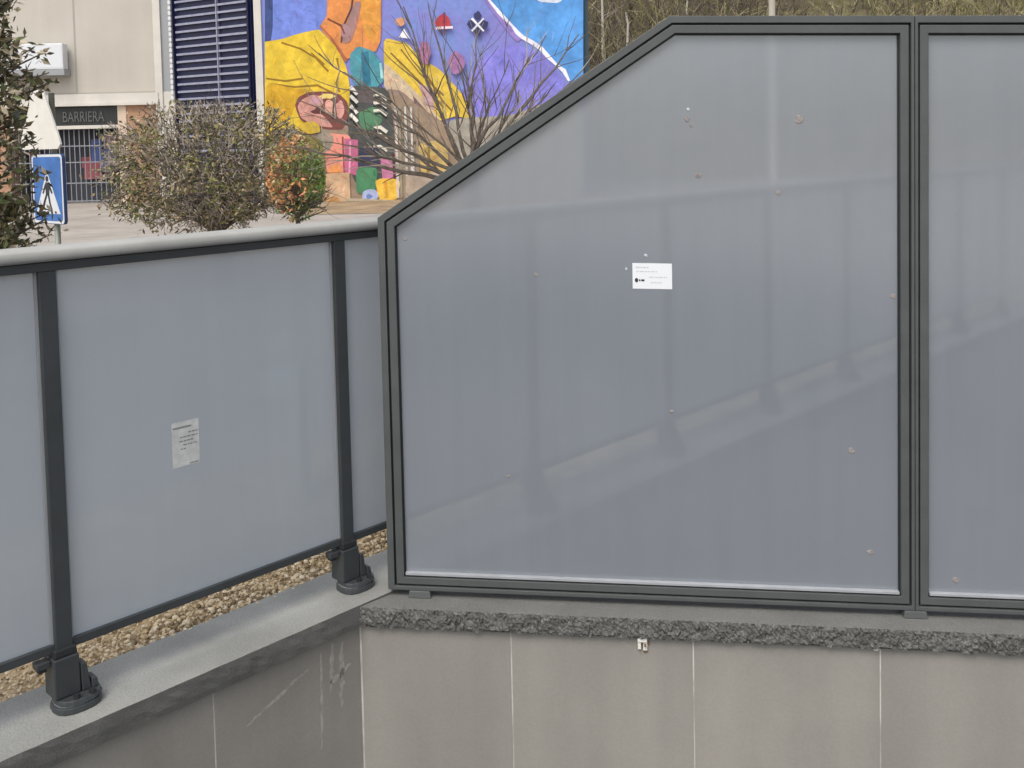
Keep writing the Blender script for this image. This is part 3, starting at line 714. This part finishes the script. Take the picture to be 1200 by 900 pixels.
# body with stripes
paint([(411, 100), (456, 103), (462, 150), (462, 200), (450, 222), (414, 215), (408, 150)], (74, 78, 76))
paint([(420, 132), (440, 124), (450, 140), (440, 152), (424, 152)], Gn); paint([(418, 106), (438, 106), (440, 122), (420, 120)], (96, 86, 90))
for y in (102, 112, 124, 134): stroke([(411, y), (415, y + 4), (419, y + 9)], 4.2, Wh); stroke([(411, y + 5), (415, y + 9), (419, y + 14)], 3.2, (22, 24, 26))
for y in (112, 121, 130, 150, 158, 172): stroke([(438, y), (446, y - 1), (454, y + 5)], 3.4, (226, 222, 205)); stroke([(438, y + 4), (446, y + 3), (454, y + 9)], 2.6, (36, 38, 40))
paint([(422, 172), (442, 172), (446, 197), (420, 197)], (52, 52, 76)); stroke([(408, 155), (445, 158), (500, 170)], 2.4, (96, 88, 70))
paint([(382, 156), (410, 158), (414, 172), (408, 204), (384, 204), (380, 180)], Sal); paint([(404, 162), (420, 164), (420, 206), (405, 202)], (186, 96, 132)); stroke([(411, 165), (410, 203)], 2.5, (226, 150, 176)); stroke([(402, 160), (404, 203)], 2.2, (150, 66, 70))
blob(382, 165, 10, 12, (142, 134, 116)); blob(393, 200, 8, 8, (232, 150, 84))
paint([(446, 184), (460, 188), (462, 212), (449, 212)], (200, 118, 158)); stroke([(461, 180), (463, 214)], 2.6, (92, 44, 62))
paint([(418, 196), (443, 196), (441, 222), (434, 228), (418, 226)], (72, 134, 92)); blob(434, 229, 10, 8, (166, 178, 214)); blob(433, 230, 4, 3, (110, 130, 190))
paint([(440, 212), (446, 209), (462, 209), (470, 213), (466, 232), (458, 238), (446, 236), (443, 226)], (228, 182, 62)); stroke([(452, 212), (454, 232)], 3, (212, 148, 40))
for x, c in ((466, (196, 184, 176)), (470, (150, 140, 120)), (477, (196, 198, 192)), (484, (206, 204, 200)), (490, (150, 132, 112))): stroke([(x - 2, 125), (x - 1, 160), (x, 200), (x + 1, 232)], 3.6, c)
paint([(490, 168), (514, 164), (526, 178), (524, 206), (494, 206)], (196, 168, 96)); stroke([(503, 170), (502, 205)], 4, (150, 120, 62)); paint([(476, 206), (520, 200), (540, 250), (476, 250)], (170, 152, 134))
paint([(378, 204), (410, 202), (412, 252), (372, 256)], (198, 162, 126)); paint([(374, 232), (396, 230), (400, 260), (370, 262)], (186, 138, 84)); paint([(408, 232), (470, 236), (500, 250), (404, 256)], (182, 166, 138))
# flowers and leaves low on the wall
paint([(310, 160), (350, 156), (380, 165), (383, 210), (376, 262), (310, 262)], (120, 112, 56)); paint([(346, 185), (374, 178), (382, 205), (376, 258), (350, 258), (344, 220)], (72, 104, 30)); 
for (x, y, r) in ((330, 180, 11), (340, 168, 8), (324, 214, 13), (338, 226, 12), (330, 240, 9), (318, 200, 8)): blob(x, y, r, r * .9, R_.choice([(214, 120, 60), (222, 142, 80), (196, 92, 52)])); blob(x + 3, y - 2, r * .45, r * .4, (236, 176, 110))
blob(363, 150, 14, 8, (206, 172, 50)); blob(352, 170, 9, 6, (220, 176, 60))
# small marks in the sky part
blob(519, 27, 9, 9, (196, 62, 66)); paint([(511, 32), (531, 31), (531, 34), (511, 35)], (232, 214, 220)); stroke([(521, 15), (521, 42)], 2, (120, 60, 90))
for dx, dy in ((0, -10), (0, 9), (-8, 0), (8, 0)): blob(560 + dx, 29 + dy, 4.5, 5, (52, 54, 96))
stroke([(553, 22), (567, 37)], 2.4, (232, 230, 230)); stroke([(567, 22), (553, 37)], 2.4, (232, 230, 230))
blob(470, 26, 6, 5, (212, 150, 110)); paint([(468, 44), (474, 34), (481, 46)], (234, 234, 238)); blob(535, 74, 9, 13, (160, 110, 160)); blob(498, 62, 7, 14, (170, 110, 150))
child(mu, 'mural', mb_, label='flat painted mural of a broad figure in yellow with pale blue sky')

sb_ = MB(); q0, q1 = wallpt(352, 240, 21.5).x, wallpt(684, 240, YM).x
sb_.add([(q0, 21.4, -.022), (q1 + 1, 21.4, -.022), (q1 + 1, YM - .1, -.022), (q0 - .3, YM - .1, -.022)], [(0, 1, 2, 3)], M['soil2'])
tag(sb_.build('soil'), kind='structure')

# ------------------------------------------------------------------ plants
def leaf(mb, p, size, m, up_bias=.3):
    a = Vector((R_.gauss(0, 1), R_.gauss(0, 1), R_.gauss(0, 1) + up_bias)).normalized()
    b = a.cross(Vector((R_.gauss(0, 1), R_.gauss(0, 1), R_.gauss(0, 1)))).normalized(); c = a.cross(b)
    l = size * R_.uniform(.7, 1.3); wd = l * R_.uniform(.28, .42); p = Vector(p)
    mb.add([p - b * l * .5, p + c * wd * .6 + a * l * .06, p + b * l * .55, p - c * wd * .6 + a * l * .06], [(0, 1, 2, 3)], m)
def branch(mb, p, d, length, r, depth, m, spread=.5, lift=.1, nsub=3, leaves=None, n=5):
    pts = [Vector(p)]; rad = [r]; d = d.normalized(); segs = 5
    for i in range(segs):
        d = (d + Vector((R_.gauss(0, .09), R_.gauss(0, .09), R_.gauss(0, .09) + lift * .2))).normalized()
        pts.append(pts[-1] + d * length / segs); rad.append(r * (1 - .62 * (i + 1) / segs))
    mb.tube(pts, rad, m, n, False)
    if leaves is not None: leaves.append(pts)
    if depth > 0:
        for q in range(nsub):
            i = R_.randint(1, segs - 1) if q else segs - 1
            dd = (pts[i + 1] - pts[i]).normalized() + Vector((R_.gauss(0, spread), R_.gauss(0, spread), R_.gauss(0, spread) + lift))
            branch(mb, pts[i], dd, length * R_.uniform(.5, .8), max(.003, rad[i] * .62), depth - 1, m, spread, lift, nsub, leaves, max(3, n - 1))

# round clipped shrub, half bare
cx, cy_, cz = wallpt(246, 195, 10.0)
sh = empty('round_shrub', 'round half bare shrub of grey twigs and olive leaves before the mural', 'shrub', (cx + .08, cy_, -.03))
tk = MB(); tk.tube([(cx + .1, cy_, -.05), (cx + .12, cy_, .35), (cx + .07, cy_, .62)], [.09, .075, .07], M['bark'], 8)
twm = MB(); tips = []
for i in range(26):
    an = R_.uniform(0, 6.283); el = R_.uniform(.05, 1.4)
    branch(twm, (cx + .07 + R_.gauss(0, .04), cy_ + R_.gauss(0, .04), .55 + R_.uniform(0, .1)), Vector((math.cos(an) * math.cos(el), math.sin(an) * math.cos(el), math.sin(el) + .15)), R_.uniform(.55, .95), .022, 2, M['twig_dark'], .5, .12, 3, tips, 4)
RX, RZ = 1.06, .67
def inside(p):
    q = ((p[0] - cx) / RX, (p[1] - cy_) / RX, (p[2] - cz) / RZ); return q[0] ** 2 + q[1] ** 2 + q[2] ** 2
for i in range(2600):
    while True:
        q = Vector((R_.uniform(-1, 1), R_.uniform(-1, 1), R_.uniform(-1, 1))); rr = q.length
        if rr < 1 and R_.random() < rr ** 1.5 + .12: break
    lump = 1 + .10 * math.sin(q.x * 7 + 1) * math.sin(q.z * 6 + q.y * 5)
    p = Vector((cx + q.x * RX * lump, cy_ + q.y * RX * lump, cz + q.z * RZ * lump))
    dr = (q.normalized() + Vector((R_.gauss(0, .6), R_.gauss(0, .6), R_.gauss(0, .6) + .25))).normalized(); l = R_.uniform(.05, .17)
    twm.tube([p - dr * l * .5, p + Vector((R_.gauss(0, .02), R_.gauss(0, .02), R_.gauss(0, .02))), p + dr * l * .5], [.006, .0045, .0025], R_.choice([M['twig'], M['twig'], M['twig_pale'], M['twig_dark'], M['twig_dark']]), 3, False)
    twm.tube([p, p + (dr + Vector((R_.gauss(0, .8), R_.gauss(0, .8), R_.gauss(0, .8)))).normalized() * l * .45], [.005, .0025], M['twig'], 3, False)
lf = MB()
clumps = []
for i in range(620):
    while True:
        q = Vector((R_.uniform(-1, 1), R_.uniform(-1, 1), R_.uniform(-1, 1)))
        if q.length < .98 and R_.random() < q.length ** 1.6 + .05: break
    clumps.append((q, R_.random()))
for i in range(10500):
    q0_, tone = R_.choice(clumps); q = q0_ + Vector((R_.gauss(0, .055), R_.gauss(0, .055), R_.gauss(0, .06)))
    g1 = math.sin(q.x * 5 + 2.1) * math.sin(q.y * 4.3) * math.sin(q.z * 5.2 + .7)
    bare = q.z * .55 + .35 + (.3 if q.x > -.2 else 0) - (.25 if q.x > .55 else 0)
    if R_.random() < bare * .5 + g1 * .75: continue
    lump = 1.02 + .10 * math.sin(q.x * 7 + 1) * math.sin(q.z * 6 + q.y * 5)
    p = (cx + q.x * RX * lump, cy_ + q.y * RX * lump, cz + q.z * RZ * lump)
    r = min(.999, max(0, tone * .75 + R_.random() * .45 - .1))
    if q.z < .1 and -.75 < q.x < -.05 and r < .22: m = M['lf_tan']
    else: m = M['lf_olive'] if r < .40 else M['lf_green'] if r < .58 else M['lf_tan'] if r < .74 else M['lf_brown']
    leaf(lf, p, .05, m)
child(tk, 'trunk', sh); child(twm, 'twigs', sh); child(lf, 'foliage', sh)

lx, ly, lz = wallpt(347, 212, 8.9)
l2 = empty('leafy_shrub', 'small shrub with green and orange leaves against the side of the round shrub', 'shrub', (lx, ly, -.03))
tk = MB(); tw = MB(); lf = MB()
tk.tube([(lx, ly, -.05), (lx + .02, ly, .5), (lx, ly, .85)], [.035, .03, .02], M['bark'], 7)
for i in range(40):
    an = R_.uniform(0, 6.283); el = R_.uniform(.1, 1.5)
    branch(tw, (lx, ly, .75 + R_.uniform(0, .2)), Vector((math.cos(an) * math.cos(el), math.sin(an) * math.cos(el), math.sin(el))), R_.uniform(.2, .42), .009, 1, M['twig_dark'], .5, .1, 3, None, 4)
for i in range(1700):
    while True:
        q = Vector((R_.uniform(-1, 1), R_.uniform(-1, 1), R_.uniform(-1, 1)))
        if q.length < 1 and R_.random() < q.length + .1 and math.sin(q.x * 6 + 1) * math.sin(q.z * 7) * math.sin(q.y * 5 + 2) < .35: break
    p = (lx + q.x * .27, ly + q.y * .27, lz + .02 + q.z * .40)
    g1 = q.x + .35 * math.sin(q.z * 6) + R_.gauss(0, .28)
    m = R_.choice([M['lf_green'], M['lf_fresh'], M['lf_fresh'], M['lf_olive']]) if g1 > .12 else R_.choice([M['lf_orange'], M['lf_russet'], M['lf_tan'], M['lf_olive'], M['lf_orange']])
    leaf(lf, p, .046, m)
child(tk, 'trunk', l2); child(tw, 'branches', l2); child(lf, 'foliage', l2)

# evergreen at the picture's left
ex, ey, ez = wallpt(-33, 150, 7.2)
ev = empty('evergreen_shrub', 'tall dark bronze leaved evergreen shrub beside the blue crossing sign', 'shrub', (ex, ey, -.03))
tk = MB(); tk.tube([(ex, ey, -.05), (ex + .03, ey, .9), (ex, ey + .05, 2.2), (ex + .02, ey, 3.2)], [.07, .055, .035, .012], M['bark'], 7)
lf = MB(); tw = MB()
for i in range(330):
    z = R_.uniform(.15, 3.3); an = R_.uniform(0, 6.283)
    rmax = .56 * (1.05 - .33 * abs(z - 1.3) / 1.6) * (.82 + .30 * math.sin(z * 5.2 + an * 2) * math.sin(an * 3 + z * 2.3))
    if z > 2.1: rmax *= .62
    b0 = Vector((ex, ey, z - .12)); b1 = Vector((ex + math.cos(an) * rmax, ey + math.sin(an) * rmax, z + R_.uniform(0, .12)))
    tw.tube([b0, b0.lerp(b1, .5) + Vector((0, 0, -.02)), b1], [.011, .008, .004], M['twig_dark'], 4, False)
    for k in range(27):
        f = R_.random() ** .6
        p = b0.lerp(b1, .25 + .75 * f) + Vector((R_.gauss(0, .05), R_.gauss(0, .05), R_.gauss(0, .045)))
        r = R_.random(); m = M['lf_dark'] if r < .42 else M['lf_green'] if r < .58 else M['lf_mid'] if r < .80 else M['lf_pale']
        leaf(lf, p, .075, m)
child(tk, 'trunk', ev); child(tw, 'branches', ev); child(lf, 'foliage', ev)

# bare spreading shrub behind the screen's slope
bx, by, bz = wallpt(552, 205, 8.0)
bs_ = empty('bare_shrub', 'leafless many stemmed shrub with dark thin branches behind the sloping frame', 'shrub', (bx, by, -.03))
tk = MB(); tk.tube([(bx + .05, by, -.06), (bx + .02, by, .5), (bx, by, bz)], [.09, .075, .07], M['bark'], 8)
br = MB()
targets = [(330, 172), (345, 118), (372, 60), (420, 95), (432, 150), (474, 10), (486, 55), (500, 2), (560, 30), (548, 80), (597, 72), (640, 40), (678, 40), (690, 78), (640, 110), (405, 172), (612, 105)]
for (tx, ty) in targets:
    Y = 8.0 + R_.uniform(-.7, .9); e = wallpt(tx, ty, Y); s_ = Vector((bx + R_.gauss(0, .05), by + R_.gauss(0, .05), bz - R_.uniform(0, .12)))
    mid = s_.lerp(e, .45) + Vector((R_.gauss(0, .04), R_.gauss(0, .05), (.05 if abs(e.x - s_.x) > .7 else 0) - .05 * (ty < 60)))
    pts = []; nseg = 9
    for i in range(nseg + 1):
        t = i / nseg; p = s_ * (1 - t) ** 2 + mid * 2 * t * (1 - t) + e * t * t
        pts.append(p + Vector((R_.gauss(0, .012), R_.gauss(0, .012), R_.gauss(0, .012))) * (i > 0))
    r0 = R_.uniform(.014, .024)
    br.tube(pts, [r0 * (1 - .78 * i / nseg) for i in range(nseg + 1)], M['bark'], 5, False)
    for q in range(11):
        i = R_.randint(2, nseg - 1); dd = (pts[i + 1] - pts[i]).normalized() + Vector((R_.gauss(0, .4), R_.gauss(0, .4), R_.gauss(0, .35) + .15))
        branch(br, pts[i], dd, R_.uniform(.2, .6), R_.uniform(.004, .0075), 1 if q < 4 else 0, R_.choice([M['bark'], M['twig_dark'], M['twig']]), .4, .1, 2, None, 3)
child(tk, 'trunk', bs_); child(br, 'crown', bs_)

# pale saplings and the pole on the hill side
saps = [(707, 46, 7.5, .07, 'thin pale sapling beside the end of the mural wall'), (735, 44, 2.9, .085, 'short pale broken trunk between two thin saplings'), (806, 50, 7.0, .055, 'slender grey sapling above the bend of the screen frame')]
for px, Y, h, r, lab in saps:
    b = wallpt(px, 40, Y); z0 = hillz(b.x, Y) - .1
    if h < 4: h = wallpt(px, 14, Y).z - z0
    sp_ = empty('sapling', lab, 'tree', (b.x, Y, z0), group='thin trunks on the hillside')
    t_ = MB(); t_.tube([(b.x + R_.gauss(0, .04), Y, z0 + h * i / 6) for i in range(7)], [r * (1 - .09 * i) for i in range(7)], M['trunk_pale'], 6); child(t_, 'trunk', sp_)
    c_ = MB()
    for q in range(16 if h > 4 else 5):
        zb = z0 + h * R_.uniform(.35, .97); an = R_.uniform(0, 6.28)
        branch(c_, (b.x, Y, zb), Vector((math.cos(an), math.sin(an), .7)), R_.uniform(.5, 1.3), .022, 1, M['twig'], .4, .15, 2, None, 3)
    child(c_, 'crown', sp_)
pp = wallpt(905, 60, 16)
lp = empty('lamp_post', 'cream lamp post rising behind the tall screen before the scrub', 'lamp post', (pp.x, 16, -.03))
t_ = MB(); t_.tube([(pp.x, 16, -.03), (pp.x, 16, .5), (pp.x, 16, 5.2)], [.07, .057, .048], M['pole'], 14); child(t_, 'pole', lp, smooth=True)
t_ = MB(); t_.tube([(pp.x, 16, -.025), (pp.x, 16, .12)], [.11, .09], M['pole'], 14); child(t_, 'base', lp)
t_ = MB(); t_.tube([(pp.x, 16, 5.2), (pp.x, 16, 5.3), (pp.x, 16, 5.55), (pp.x, 16, 5.62)], [.06, .16, .2, .05], M['grey_pole'], 14); child(t_, 'lamp_head', lp)

bo_ = wallpt(342, 640, 3.95)
bl = empty('patch_block', 'pale low block added behind the frosted railing glass for its pale patch', 'patch_block', (bo_.x, 3.95, -.022))  # added stand-in for a pale patch showing in the railing glass
t_ = MB(); sq_ = lambda h, z: [(bo_.x - h, 3.95 - h, z), (bo_.x + h, 3.95 - h, z), (bo_.x + h, 3.95 + h, z), (bo_.x - h, 3.95 + h, z)]
t_.prism(sq_(.075, -.022), sq_(.068, .40), M['ledge']); child(t_, 'shaft', bl, .01)
t_ = MB(); t_.prism(sq_(.074, .4005), sq_(.066, .51), M['white']); child(t_, 'cap', bl, .008)
t_ = MB(); t_.tube([(bo_.x, 3.95, .51), (bo_.x, 3.95, .57), (bo_.x, 3.95, .575), (bo_.x, 3.95, .65), (bo_.x, 3.95, .66)], [.008, .008, .04, .04, .02], M['white'], 12); child(t_, 'knob', bl)

# ------------------------------------------------------------------ crossing sign
YS = 9.6
pb = wallpt(64, 262, YS)
ts = empty('traffic_sign', 'blue pedestrian crossing sign under a blank cream triangle on one pole', 'traffic sign', (pb.x, YS + .05, -.03))
t_ = MB(); t_.tube([(pb.x + .012, YS + .03, -.03), (pb.x + .012, YS + .03, 2.0)], .028, M['grey_pole'], 12); child(t_, 'pole', ts, smooth=True)
du = Vector((math.cos(math.radians(38)), -math.sin(math.radians(38)), 0)); dn = Vector((du.y, -du.x, 0))
zc0, zc1 = wallpt(70, 262, YS).z, wallpt(70, 180, YS).z; hs = (zc1 - zc0)
cen = Vector((wallpt(56, 220, YS).x, YS, 0))
ST2 = lambda u_, v, o: cen + du * u_ + dn * o + Vector((0, 0, zc0 + v))
W2 = .30
def rrect(w_, v0, v1, r, n=4):
    out = []
    for (cx_, cv, a_) in ((w_ - r, v0 + r, -90), (w_ - r, v1 - r, 0), (-w_ + r, v1 - r, 90), (-w_ + r, v0 + r, 180)):
        for i in range(n + 1):
            an = math.radians(a_ + 90 * i / n); out.append((cx_ + r * math.cos(an), cv + r * math.sin(an)))
    return out
t_ = MB(); po_ = rrect(W2, 0, hs, .04); t_.prism([ST2(u_, v, -.03) for u_, v in po_], [ST2(u_, v, .0) for u_, v in po_], M['sign_edge'])
sp1 = child(t_, 'square_panel', ts)
def on_sign(parent, name, pts_list, m, o, T):
    b = MB()
    for pts in pts_list: b.add([T(u_, v, o) for u_, v in pts], [tuple(range(len(pts)))], m)
    q = b.build(name); q.parent = parent; return q
on_sign(sp1, 'white_border', [rrect(W2 - .006, .006, hs - .006, .036)], M['sign_white'], .0015, ST2)
on_sign(sp1, 'blue_field', [rrect(W2 - .03, .03, hs - .03, .03)], M['sign_blue'], .003, ST2)
on_sign(sp1, 'white_triangle', [[(-.235, .10), (.235, .10), (0, hs - .16)]], M['sign_white'], .0045, ST2)
ped = [[(.0 + .03 * math.cos(i * .7), .44 + .03 * math.sin(i * .7)) for i in range(9)],
       [(-.035, .28), (.035, .28), (.045, .40), (-.03, .41)], [(-.035, .285), (.0, .285), (-.05, .20), (-.10, .13), (-.125, .14), (-.08, .22)], [(.0, .285), (.035, .285), (.055, .20), (.09, .13), (.06, .125), (.025, .2)],
       [(-.03, .40), (-.05, .38), (-.10, .30), (-.08, .29), (-.03, .35)], [(.04, .40), (.03, .35), (.08, .29), (.10, .305)]]
on_sign(sp1, 'pedestrian_symbol', ped, M['ink'], .006, ST2)
on_sign(sp1, 'crossing_stripes', [[(-.17 + i * .075, .105), (-.13 + i * .075, .105), (-.125 + i * .07, .125), (-.16 + i * .07, .125)] for i in range(5)], M['ink'], .0055, ST2)
# triangle plate above
v0 = wallpt(66, 173, YS).z - zc0; v1 = wallpt(42, 94, YS).z - zc0
cen2 = cen + Vector((wallpt(42, 130, YS).x - cen.x, 0, 0))
du2 = Vector((math.cos(math.radians(30)), -math.sin(math.radians(30)), 0)); dn2 = Vector((du2.y, -du2.x, 0))
ST3 = lambda u_, v, o: cen2 + du2 * u_ + dn2 * o + Vector((0, 0, zc0 + v))
tri = [(-.30, v0 + .01), (-.27, v0 - .015), (.27, v0 - .015), (.31, v0 + .03), (.29, v0 + .09), (.035, v1 - .01), (0, v1), (-.035, v1 - .01), (-.29, v0 + .09)]
t_ = MB(); t_.prism([ST3(u_, v, -.05) for u_, v in tri], [ST3(u_, v, -.025) for u_, v in tri], M['sign_cream']); child(t_, 'triangle_panel', ts, .004, label='blank cream triangular plate above the blue panel')
t_ = MB(); t_.tube([(pb.x + .012, YS + .03, 1.9), ST3(0, v0 + .1, -.06)], .02, M['grey_pole'], 8); child(t_, 'bracket', ts)

# ------------------------------------------------------------------ light
wd = bpy.data.worlds.new('World'); scene.world = wd; wd.use_nodes = True
nt = wd.node_tree; bg = nt.nodes['Background']; sky = nt.nodes.new('ShaderNodeTexSky'); sky.sky_type = 'NISHITA'; sky.sun_disc = False
SUN_EL, SUN_AZ = math.radians(56), math.radians(206)      # azimuth clockwise from +Y: behind the viewer, a little to the left
sky.sun_elevation = SUN_EL; sky.sun_rotation = SUN_AZ; sky.air_density = 1.0; sky.dust_density = 4.0; sky.ozone_density = 1.0
hs_ = nt.nodes.new('ShaderNodeHueSaturation'); hs_.inputs['Saturation'].default_value = .5
nt.links.new(sky.outputs[0], hs_.inputs['Color']); nt.links.new(hs_.outputs[0], bg.inputs[0]); bg.inputs[1].default_value = .15
sl = bpy.data.lights.new('sun', 'SUN'); so = bpy.data.objects.new('sun', sl); COL.objects.link(so)
sl.energy = .85; sl.angle = math.radians(24); sl.color = (1, .955, .89)
sd = Vector((math.sin(SUN_AZ) * math.cos(SUN_EL), math.cos(SUN_AZ) * math.cos(SUN_EL), math.sin(SUN_EL)))
so.rotation_euler = sd.to_track_quat('Z', 'Y').to_euler(); so.location = (0, -5, 12)

scene.render.engine = 'CYCLES'
scene.cycles.use_denoising = True
scene.cycles.max_bounces = 8; scene.cycles.transparent_max_bounces = 8
scene.cycles.sample_clamp_indirect = 8
vs_ = scene.view_settings; scene.display_settings.display_device = 'sRGB'
vs_.view_transform = 'Standard'; vs_.look = 'None'; vs_.exposure = .5; vs_.gamma = 1
